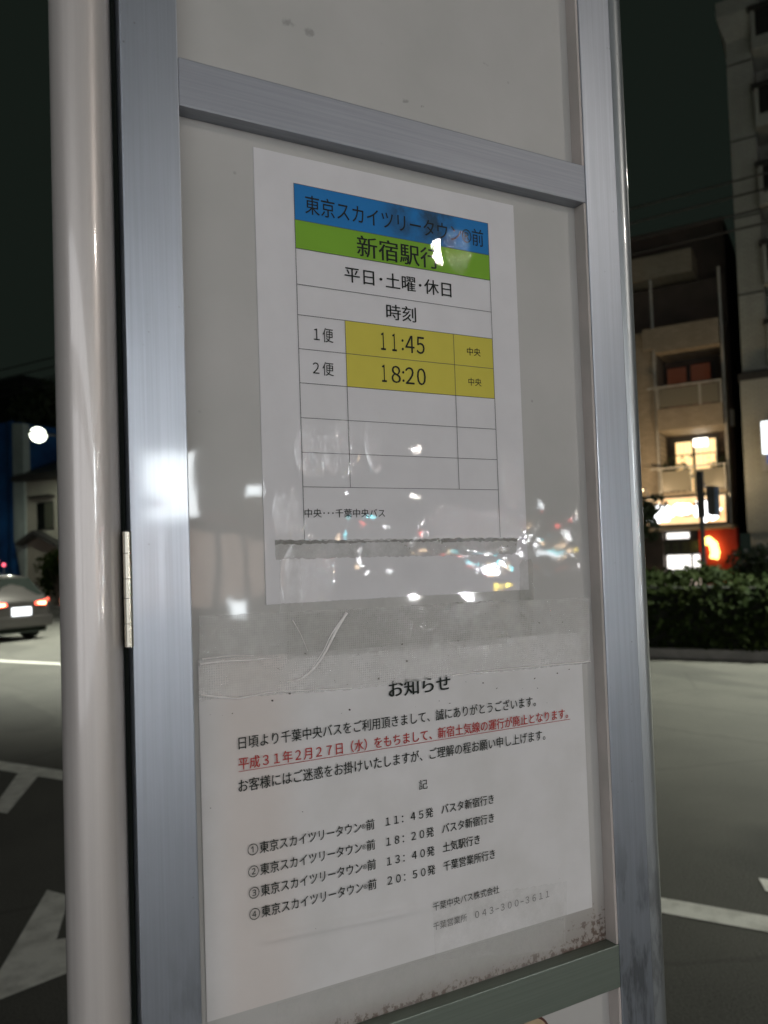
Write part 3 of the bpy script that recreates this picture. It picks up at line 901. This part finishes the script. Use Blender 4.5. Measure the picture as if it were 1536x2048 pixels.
sgn = thing("shop_sign", "long glowing warm sign board over the restaurant door", "sign", SW(4.5, 27.05, 2.36), ROT)
sbox(-1.45, 1.6, 0, 0.30, 0.0, 0.94).build("casing", dark_trim, sgn)
sbox(-1.40, 1.55, -0.02, -0.004, 0.05, 0.89).build("face", g_sign, sgn)
def blob(cx, cz, rx, rz, y, n=22, seed=0):
    r2 = random.Random(seed)
    return MB().add([(cx + rx * (1 + r2.uniform(-.16, .16)) * math.cos(2 * math.pi * i / n), y, cz + rz * (1 + r2.uniform(-.16, .16)) * math.sin(2 * math.pi * i / n)) for i in range(n)], [list(range(n))])
for k, (cx, cz, rx, rz) in enumerate(((-0.62, 0.42, 0.46, 0.31), (0.12, 0.52, 0.32, 0.20), (0.84, 0.46, 0.40, 0.36))):
    blob(cx, cz, rx, rz, -0.030, 22, k).build("glow_patch", g_signw, sgn)
for (cx, cz, rx, rz) in ((-0.02, 0.55, 0.09, 0.035), (0.04, 0.47, 0.06, 0.025), (0.55, 0.66, 0.10, 0.05), (0.30, 0.30, 0.16, 0.02), (1.05, 0.27, 0.10, 0.02)):
    blob(cx, cz, rx, rz, -0.036, 12, 3).build("stroke", wall_brown, sgn)
lan = thing("paper_lantern", "curved yellow lit lantern hanging on the red wall", "lantern", SW(3.72, 28.05, 1.0), ROT)
MB().tube([(-0.22, 0, 0.80), (-0.06, 0, 0.86), (0.08, 0, 0.72), (0.13, 0, 0.45), (0.08, 0, 0.25)], 0.14, 12).build("shade", g_lantern, lan)
MB().tube([(0, 0.0, 0.9), (0, 0.18, 0.98)], 0.015, 6).build("bracket", dark_trim, lan)
# lights added over the sign to warm the wall around it
def lampl(name, typ, loc, e, col, parent, size=0.5, rot=None):
    ld = bpy.data.lights.new(name, typ)
    ld.energy = e
    ld.color = col
    if typ == 'AREA':
        ld.size = size
    else:
        ld.shadow_soft_size = size
    lo = bpy.data.objects.new(name, ld)
    COL.objects.link(lo)
    lo.parent = parent
    lo.location = loc
    if rot:
        lo.rotation_euler = rot
    return lo

for dx in (-0.9, 0.9):
    arm = MB().tube([(dx, 0.0, 0.96), (dx, -0.6, 1.25), (dx, -1.0, 1.15)], 0.02, 8).build("added_spotlight", dark_trim, sgn)  # added lamp arm; its two lights stand in for the sign's spill
    lampl("wall_fill_light", 'AREA', (dx, -1.05, 1.05), 26, (1.0, 0.72, 0.42), arm, 0.18, (R(115), 0, 0))
    lampl("wall_fill_light", 'AREA', (dx, -1.05, 1.10), 16, (1.0, 0.66, 0.36), arm, 0.18, (R(60 + 90), 0, 0))
sp_ = thing("signal_pole", "dark thin signal pole standing before the restaurant", "pole", SW(2.82, 20.0), ROT)
MB().tube([(0, 0, 0), (0, 0, 3.4)], 0.055, 12).build("pole", dark_trim, sp_)
MB().bbox(-0.08, 0.08, -0.08, 0.08, 2.3, 3.38, 0.02).build("control_box", dark_trim, sp_)
hdm = MB().bbox(0.14, 0.32, -0.12, 0.10, 2.35, 3.02, 0.02).build("signal_head", dark_trim, sp_)
MB().box(0.325, 0.40, -0.10, 0.08, 2.32, 3.0).build("signal_visor", varied("pale blue grey metal", (0.14, 0.20, 0.30), (0.10, 0.14, 0.22), 6, 0.5), hdm)
MB().tube([(0, 0, 2.7), (0.14, 0, 2.7)], 0.02, 8).build("bracket", dark_trim, sp_)

for k, (z0, z1) in enumerate(((11.3, 11.6), (10.95, 11.25), (10.65, 10.80), (10.3, 10.45))):
    pts = [SW(60 - 62 * i / 24 + 2, 24 + 0.2 * k, z0 + (z1 - z0) * i / 24 + 0.9 * ((i / 24 - 0.5) ** 2 * 4 - 0.12) * 0.3) for i in range(25)]
    o = MB().tube(pts, 0.03, 6).build("utility_cable", dark_trim)
    tag(o, ("highest", "second", "third", "lowest")[k] + " of the thin dark cables strung over the street", "cable", "cables over the street")

# ================================================================== GREY APARTMENT TOWER (far right)
tw = thing("apartment_tower", "tall grey apartment tower with stacked balconies at the right", "building", SW(0, 28), ROT)
sbox(1.75, 2.50, 0.0, 9.0, 0.0, 18.1).build("corner_pier", wall_grey, tw)
MB().add([(-2.50, 0, 18.1), (-1.75, 0, 18.1), (-1.75, 9, 18.1), (-2.5, 9, 18.1), (-2.72, -0.25, 18.9), (-1.5, -0.25, 18.9), (-1.5, 9.2, 18.9), (-2.72, 9.2, 18.9),
          (-2.72, -0.25, 19.4), (-1.5, -0.25, 19.4), (-1.5, 9.2, 19.4), (-2.72, 9.2, 19.4)],
         [(0, 1, 5, 4), (1, 2, 6, 5), (2, 3, 7, 6), (3, 0, 4, 7), (4, 5, 9, 8), (5, 6, 10, 9), (6, 7, 11, 10), (7, 4, 8, 11), (8, 9, 10, 11)]).build("cornice", wall_grey, tw)
sbox(-9, 1.74, 1.1, 9.0, 0.0, 21.0).build("wall", wall_grey, tw)
sbox(-9, 1.95, -0.3, 1.1, 19.3, 20.0).build("roof_slab", wall_grey, tw)
for k in range(5):
    sbox(1.74, 2.51, -0.012, 0.0, 7.2 + 2.53 * k, 7.25 + 2.53 * k).build("joint", dark_trim, tw)
for k in range(5):
    z = 7.35 + 2.53 * k
    b = sbox(-9, 1.72, -0.30, 1.09, z, z + 0.40).build("balcony", wall_grey, tw)
    sbox(1.60, 1.72, -0.30, -0.18, z + 0.40, z + 1.25).build("post", wall_grey, b)
    sbox(-9, 1.58, -0.28, -0.22, z + 0.44, z + 1.22).build("screen", M("dark balcony glass", (0.03, 0.028, 0.028), 0.25), b)
    sbox(-9, 1.80, -0.34, -0.18, z + 1.25, z + 1.42).build("handrail", dark_trim, b)
    fr = sbox(1.28, 1.40, 0.98, 1.09, z + 0.42, z + 2.45).build("window", pale_trim, tw)
    sbox(-3, 1.26, 1.02, 1.09, z + 0.5, z + 2.3).build("pane", dark_glass, fr)
sbox(-9, 2.56, -0.30, 0.0, 2.05, 6.9).build("lower_wall", wall_grey, tw)
sbox(-9, 2.60, -0.36, -0.0, 6.9, 7.12).build("ledge", dark_trim, tw)
ls = thing("lit_sign", "white lit sign box with blue band on the grey tower", "sign", SW(1.4, 27.2, 3.9), ROT)
sbox(-1.6, 0.62, 0.0, 0.34, 0, 1.6).build("casing", pale_trim, ls)
sbox(-1.55, 0.57, -0.02, -0.003, 0.55, 1.55).build("face", g_white2, ls)
sbox(-1.55, 0.45, -0.02, -0.003, 0.22, 0.53).build("band", g_blue, ls)

# ================================================================== LEFT: HOUSE, SHEETING, OFFICE BLOCK
ho = thing("cream_house", "cream two storey house with dark roof and gabled porch", "house", SW(32, 24), ROT)
sbox(-4.0, 1.15, 0.0, 7.0, 0.0, 5.84).build("wall", wall_white, ho)
MB().add([(-1.5, -0.45, 5.86), (4.5, -0.45, 5.86), (4.5, 7.4, 5.86), (-1.5, 7.4, 5.86), (-0.9, 3.4, 7.6), (4.5, 3.4, 7.6), (-1.5, -0.45, 6.1), (4.5, -0.45, 6.1), (-1.5, 7.4, 6.1), (4.5, 7.4, 6.1)],
         [(0, 3, 2, 1), (6, 7, 5, 4), (9, 8, 4, 5), (0, 1, 7, 6), (2, 3, 8, 9), (0, 6, 8, 3), (6, 4, 8), (1, 2, 9, 5, 7)]).build("roof", roof_m, ho)
wn_ = sbox(-0.90, 0.26, -0.04, -0.003, 3.52, 4.82).build("window", dark_trim, ho)
sbox(-0.84, -0.34, -0.06, -0.043, 3.58, 4.76).build("pane", M("dim curtain behind glass", (0.10, 0.11, 0.08), 0.3), wn_)
sbox(-0.30, 0.20, -0.06, -0.043, 3.58, 4.76).build("pane", dark_glass, wn_)
sbox(-1.0, 0.5, -0.35, -0.003, 5.02, 5.10).build("window_hood", dark_trim, ho)
pr = MB()
pr.add([(-1.2, -0.5, 3.0), (0.0, -0.5, 3.5), (1.6, -0.5, 2.85), (1.6, -0.5, 2.68), (0.0, -0.5, 3.33), (-1.2, -0.5, 2.83),
        (-1.2, -0.003, 3.0), (0.0, -0.003, 3.5), (1.6, -0.003, 2.85), (1.6, -0.003, 2.68), (0.0, -0.003, 3.33), (-1.2, -0.003, 2.83)],
       [(0, 1, 4, 5), (1, 2, 3, 4), (0, 6, 7, 1), (1, 7, 8, 2), (5, 4, 10, 11), (4, 3, 9, 10), (0, 5, 11, 6), (2, 8, 9, 3)])
pr.build("porch_roof", roof_m, ho)
sc_ = thing("sheeted_scaffold", "building site wrapped in blue sheeting beside the cream house", "scaffold", SW(34, 24), ROT)
bw = MB()
for i in range(30):
    x0, x1 = -6.5 + i * 0.22, -6.5 + (i + 1) * 0.22
    y0, y1 = 0.05 * math.sin(i * 1.7), 0.05 * math.sin((i + 1) * 1.7)
    bw.quad((x0, y0, 0), (x1, y1, 0), (x1, y1, 8.85), (x0, y0, 8.85))
bw.box(-6.5, 0.1, 0.2, 3, 0, 8.8)
bw.build("blue_sheet", blue_m, sc_)
MB().add([(0.12, -0.1, 3.2), (0.50, -0.12, 2.0), (0.86, -0.1, 0.2), (0.96, -0.1, 3.0), (0.92, -0.1, 8.6), (0.14, -0.1, 8.7),
          (0.12, 0.25, 3.2), (0.50, 0.25, 2.0), (0.86, 0.25, 0.2), (0.96, 0.25, 3.0), (0.92, 0.25, 8.6), (0.14, 0.25, 8.7)],
         [(0, 1, 2, 3, 4, 5), (11, 10, 9, 8, 7, 6)] + [(i, i + 6, (i + 1) % 6 + 6, (i + 1) % 6) for i in range(6)]).build("pale_sheet", pale_sheet, sc_)
ob = thing("office_block", "dim dark office block far behind the blue sheeting", "building", SW(66, 42), ROT)
sbox(-8, 7.0, 0, 12, 0, 18).build("wall", varied("dark office wall", (0.05, 0.055, 0.055), (0.035, 0.04, 0.04), 0.5, 0.8), ob)
for k in range(5):
    sbox(-7.6, 6.6, -0.06, -0.003, 3 + k * 3, 4.5 + k * 3).build("window", dark_glass, ob)
vp = thing("marker_post", "pale short marker post before the blue sheeting", "post", SW(31.6, 21.3), ROT)
MB().tube([(0, 0, 0), (0, 0, 2.42)], 0.07, 12).build("post", pale_trim, vp)
MB().cyl(0, 0, 2.42, 2.47, 0.085, 12).build("cap", pale_trim, vp)
bl0 = None
for k, (s, t, z) in enumerate(((33.0, 21.2, 2.20), (32.6, 21.2, 2.02), (32.15, 21.2, 2.02), (31.2, 21.2, 2.14), (30.75, 21.2, 1.94))):
    lab = "red warning lamp on a thin stake, " + ("first", "second", "third", "fourth", "fifth")[k] + " along the blue sheeting"
    o = thing("warning_lamp", lab, "warning lamp", SW(s, t), ROT, "red warning lamps by the building site")
    MB().tube([(0, 0, 0), (0, 0, z - 0.06)], 0.015, 6).build("stake", pale_trim, o)
    MB().sphere((0, 0, z), 0.075, 10, 7).build("lens", g_red, o)

# ================================================================== CARS
def car_proto(name, label, paint, loc, rot, group=None):
    o = thing(name, label, "car", loc, rot, group)
    stn = [  # x, bottom, width, belt z, belt width, top z, top width
        (0.00, 0.36, 0.70, 0.80, 0.66, 0.86, 0.60), (0.06, 0.24, 0.80, 0.90, 0.78, 0.96, 0.70), (0.14, 0.22, 0.84, 0.93, 0.80, 1.02, 0.72),
        (0.52, 0.22, 0.85, 0.95, 0.82, 1.44, 0.60), (1.0, 0.20, 0.85, 0.95, 0.83, 1.50, 0.62), (1.9, 0.20, 0.85, 0.94, 0.83, 1.50, 0.62),
        (2.45, 0.20, 0.85, 0.92, 0.83, 1.42, 0.60), (3.15, 0.20, 0.85, 0.88, 0.82, 0.98, 0.68), (3.75, 0.22, 0.84, 0.80, 0.79, 0.88, 0.64),
        (4.02, 0.24, 0.80, 0.70, 0.74, 0.77, 0.60), (4.14, 0.34, 0.70, 0.58, 0.66, 0.63, 0.55)]
    rings = []
    for (x, zb, w_, zbelt, wb, zt, wt) in stn:
        half = [(0, zb), (w_ * 0.75, zb), (w_ * 0.97, zb + 0.08), (w_, zb + (zbelt - zb) * 0.45), (wb * 1.01, zbelt - 0.06), (wb * 0.97, zbelt),
                (wt + (wb * 0.95 - wt) * 0.08, zt - (zt - zbelt) * 0.10), (wt * 0.86, zt), (wt * 0.4, zt + 0.02), (0, zt + 0.025)]
        rings.append([(x, y, z) for y, z in half] + [(x, -y, z) for y, z in half[-2:0:-1]])
    n = len(rings[0])
    vs = [p for r_ in rings for p in r_]
    fs = [(i * n + j, i * n + (j + 1) % n, (i + 1) * n + (j + 1) % n, (i + 1) * n + j) for i in range(len(rings) - 1) for j in range(n)]
    body = MB().add(vs, fs, True)
    body.add(rings[0], [list(range(n))[::-1]]).add(rings[-1], [list(range(n))])
    body.build("body", paint, o)
    g1 = MB()
    g1.quad((0.135, 0.66, 1.02), (0.135, -0.66, 1.02), (0.475, -0.55, 1.425), (0.475, 0.55, 1.425))
    g1.build("rear_window", dark_glass, o)
    MB().quad((3.165, 0.66, 0.995), (2.47, 0.56, 1.42), (2.47, -0.56, 1.42), (3.165, -0.66, 0.995)).build("windscreen", dark_glass, o)
    for s in (1, -1):
        MB().add([(0.62, s * 0.835, 0.98), (2.95, s * 0.828, 0.93), (2.45, s * 0.655, 1.37), (0.80, s * 0.655, 1.40)], [(0, 1, 2, 3) if s < 0 else (3, 2, 1, 0)]).build("side_window", dark_glass, o)
        for x in (0.78, 3.35):
            wh = MB().tube([(x, s * 0.66, 0.31), (x, s * 0.86, 0.31)], 0.31, 24).build("wheel", rubber, o)
            MB().tube([(x, s * 0.80, 0.31), (x, s * 0.868, 0.31)], 0.19, 18).build("rim", lamp_grey, wh)
        tl = MB().add([(-0.015, s * 0.36, 0.80), (-0.015, s * 0.62, 0.78), (0.10, s * 0.815, 0.82), (0.10, s * 0.80, 0.94), (0.02, s * 0.66, 0.91), (-0.005, s * 0.36, 0.87),
                       (0.05, s * 0.36, 0.80), (0.06, s * 0.60, 0.78), (0.16, s * 0.78, 0.82), (0.16, s * 0.76, 0.94), (0.10, s * 0.62, 0.91), (0.06, s * 0.36, 0.87)],
                      [(0, 1, 2, 3, 4, 5), (11, 10, 9, 8, 7, 6)] + [(i, i + 6, (i + 1) % 6 + 6, (i + 1) % 6) for i in range(6)]).build("tail_light", g_tail, o)
        MB().add([(-0.03, s * 0.42, 0.815), (-0.03, s * 0.60, 0.80), (-0.02, s * 0.64, 0.86), (-0.025, s * 0.42, 0.855)], [(0, 1, 2, 3)]).build("bulb", g_tail_c, tl)
        MB().sphere((4.06, s * 0.56, 0.66), 1.0, 12, 8, (0.05, 0.15, 0.065)).build("headlight", g_head, o)
    MB().bbox(-0.05, 0.12, -0.80, 0.80, 0.30, 0.56, 0.05).build("bumper", paint, o)
    MB().bbox(-0.035, 0.02, -0.24, 0.24, 0.575, 0.76, 0.01).build("number_plate", g_plate, o)
    MB().box(0.0, 0.2, -0.65, 0.65, 0.18, 0.295).build("underside", rubber, o)
    return o
silver = varied("silver car paint", (0.06, 0.056, 0.053), (0.05, 0.047, 0.045), 3, 0.28, metal=0.6, coat=1.0, coat_rough=0.04)
AW = math.atan2(UV.y, UV.x)
car_o = car_proto("car", "silver hatchback driving away with red tail lights lit", silver, SW(16.15, 11.55), AW)
white_p = varied("white car paint", (0.6, 0.6, 0.58), (0.55, 0.55, 0.53), 3, 0.3, coat=1.0, coat_rough=0.04)
GC = "cars down the street behind the board"
spots = [(-21.5, 0.55, 0, "car with lit headlights waiting at the crossing"), (-45.0, 1.2, 0, "second oncoming car in the near lane"), (-60.0, 4.4, 0, "oncoming car in the middle lane"),
         (-80.0, 1.9, 0, "third oncoming car in the near lane"), (-45.0, 6.7, 1, "car going away in the far lane beyond the crossing"), (-52.0, 9.2, 1, "car going away in the lane along the median"),
         (-75.0, 3.6, 0, "distant oncoming car in the middle lane"), (-110.0, 4.2, 0, "most distant oncoming car"), (-92.0, 10.6, 1, "most distant car going away")]
for s, t, away, lab in spots:
    dup(car_o, SW(s, t), AW + (math.pi if away else 0) , lab, GC)

# ================================================================== WHAT THE BOARD REFLECTS: SIGNALS, CORNER SHOP, LIT SIGNS
def signal(label, s, t, z, mat):
    o = thing("traffic_signal", label, "traffic signal", SW(s, t), ROT, "traffic signals beyond the crossing")
    MB().tube([(0, 0, 0), (0, 0, z + 0.3)], 0.06, 10).build("pole", lamp_grey, o)
    MB().bbox(-0.55, 0.55, -0.14, 0.14, z - 0.2, z + 0.2, 0.03).build("signal_head", dark_trim, o)
    MB().sphere((-0.34, 0.0, z), 0.17, 12, 8, (0.9, 1.15, 0.9)).build("lens", mat, o)
    return o
signal("short portable green signal on the near side", -62, 1.45, 1.12, g_cyan)
signal("short portable green signal by the middle lane", -62, 3.1, 1.06, g_cyan)
signal("amber signal lamp on the opposite side", -60, 10.9, 1.95, g_amber)
store = thing("added_store_front", "unseen lit store front added as a broad light on the board", "shop", SW(-12.6, -5.2), ROT)  # unseen store front, added to throw broad soft light on board and frame
MB().box(-13.8, 12.6 - 12.6, -7, 0, 0, 4.2).build("wall", wall_grey, store)
g_store = glow("added store window glow", (0.93, 0.94, 0.97), 2.2, (0.61, 0.60, 0.61), 0.8, 0.35, 0.7)
g_fascia = glow("added store fascia glow", (0.93, 0.94, 0.97), 2.5)
for k in range(5):
    f = MB().box(-13.6 + 2.72 * k, -11.0 + 2.72 * k, 0.003, 0.08, 0.35, 2.75).build("window", dark_trim, store)
    MB().box(-13.5 + 2.72 * k, -12.33 + 2.72 * k, 0.085, 0.10, 0.45, 2.65).build("pane", g_store, f)
    MB().box(-12.27 + 2.72 * k, -11.1 + 2.72 * k, 0.085, 0.10, 0.45, 2.65).build("pane", g_store, f)
fa = MB().box(-13.7, -0.1, 0.003, 0.35, 2.95, 3.85).build("fascia", pale_trim, store)
MB().box(-13.6, -0.2, 0.355, 0.37, 3.03, 3.77).build("panel", g_fascia, fa)
shop = thing("corner_shop", "corner shop with lit windows past the crossing", "shop", SW(-16, -6.6), ROT)
MB().box(0, 16, -8, 0, 0, 6.5).build("wall", wall_beige, shop)
for k in range(4):
    f = MB().box(1.0 + 3.7 * k, 4.0 + 3.7 * k, 0.003, 0.08, 0.3, 2.7).build("window", dark_trim, shop)
    MB().box(1.1 + 3.7 * k, 3.9 + 3.7 * k, 0.085, 0.10, 0.4, 2.6).build("pane", g_shop, f)
MB().box(0.3, 15.7, 0.003, 0.9, 2.9, 3.1).build("canopy", red_wall, shop)
def lightbox(label, s, t, z, w_, h, mat, rot=ROT, g="lit signs of the corner shop"):
    o = thing("lightbox_sign", label, "sign", SW(s, t, z), rot, g)
    MB().bbox(-0.12, 0.12, -w_ / 2, w_ / 2, 0, h, 0.02).build("casing", pale_trim, o)
    MB().box(0.122, 0.135, -w_ / 2 + 0.04, w_ / 2 - 0.04, 0.04, h - 0.04).build("face", mat, o)
    MB().box(-0.135, -0.122, -w_ / 2 + 0.04, w_ / 2 - 0.04, 0.04, h - 0.04).build("face", mat, o)
    MB().tube([(0, -w_ / 2, h * 0.5), (0, -w_ / 2 - 1.4, h * 0.5)], 0.03, 8).build("bracket", dark_trim, o)
    return o
lightbox("large white lit shop sign high over the pavement", -17.2, -5.55, 2.62, 1.35, 1.60, g_white)
lightbox("small square white lit sign further along the shop", -22.3, -4.8, 3.55, 0.5, 0.5, g_white)
lightbox("low white lit panel beside the shop door", -12.6, -2.9, 0.62, 0.36, 0.42, g_white)
lightbox("white lit forecourt sign across the road", -60, 8.75, 1.05, 1.5, 0.85, g_white, ROT, "lit signs across the road")
lightbox("small white lit sign high across the road", -60, 8.35, 5.1, 0.5, 0.5, g_white, ROT, "lit signs across the road")
lightbox("white lit sign above the forecourt sign", -60, 6.35, 3.6, 0.6, 0.6, g_white, ROT, "lit signs across the road")
for k, (s, t) in enumerate(((-25.0, 2.42), (-25.2, 2.70))):
    o = thing("amber_warning_lamp", "amber warning lamp on a stake, " + ("nearer the kerb", "nearer the road middle")[k], "warning lamp", SW(s, t), ROT, "amber warning lamps in the road")
    MB().tube([(0, 0, 0), (0, 0, 0.50)], 0.015, 6).build("stake", pale_trim, o)
    MB().sphere((0, 0, 0.57), 0.055, 10, 7).build("lens", g_amber, o)

import itertools
r9 = random.Random(21)
far = [(-50, r9.uniform(-0.02, 0.10), r9.uniform(-0.024, -0.004)) for _ in range(26)] + [(-50, r9.uniform(0.10, 0.19), r9.uniform(-0.018, 0.0)) for _ in range(8)] + \
      [(-150, r9.uniform(-0.03, 0.19), r9.uniform(0.0, 0.045)) for _ in range(34)] + [(-50, r9.uniform(-0.14, -0.05), r9.uniform(-0.02, 0.06)) for _ in range(12)]
far += [(-150, r, e) for r, e in ((0.135, 0.055), (0.139, 0.064), (0.105, 0.036), (0.060, 0.010), (0.072, 0.004), (0.085, 0.012), (0.020, 0.012), (0.033, 0.006), (0.118, 0.020), (0.128, 0.012),
        (0.150, 0.006), (0.162, 0.021), (0.171, 0.003), (0.180, 0.045), (0.045, 0.020), (0.052, 0.034), (0.095, 0.024), (0.110, 0.002), (0.004, 0.030), (-0.015, 0.05), (0.012, 0.055),
        (-0.060, 0.045), (-0.075, 0.06), (-0.09, 0.02), (-0.105, 0.09), (-0.115, 0.035), (-0.125, 0.012), (-0.118, 0.13), (-0.100, 0.12), (-0.085, 0.135), (-0.07, 0.125), (-0.055, 0.11))]
tones = (("white", glow("far white lamps lit", (0.95, 0.97, 1.0), 120)), ("warm", glow("far warm lamps lit", (1.0, 0.70, 0.42), 60)), ("cyan", glow("far blue green lamps lit", (0.2, 0.85, 1.0), 75)), ("red", glow("far red lamps lit", (1.0, 0.12, 0.10), 60)))
order = [0, 0, 1, 0, 3, 0, 2, 0, 0, 1, 0, 3, 0, 1, 0, 2, 1, 0, 0, 0, 2, 0, 1, 3, 0, 0, 0, 1, 0, 0, 0, 1]
for q, (nm_, mt) in enumerate(tones):
    mb = MB()
    for k, (s_, r_, e_) in enumerate(far):
        if (order[k % len(order)] if k % 5 else (3, 1, 2, 0)[(k // 5) % 4]) != q:
            continue
        d = (rnd.uniform(95, 170) if r_ > -0.05 else rnd.uniform(45, 62)) if e_ > 0 else rnd.uniform(46, 58)
        sz = d * rnd.uniform(0.0011, 0.0024)
        mb.sphere((d, r_ * d, 1.5 + e_ * d), sz, 10, 6, (1, rnd.uniform(0.7, 1.5), 1))
    o = mb.build("far_lights", mt, None, SW(0, 0), ROT)
    o["kind"] = "stuff"
    tag(o, nm_ + " lights of the far end of the street, seen only mirrored in the board", "far lights")
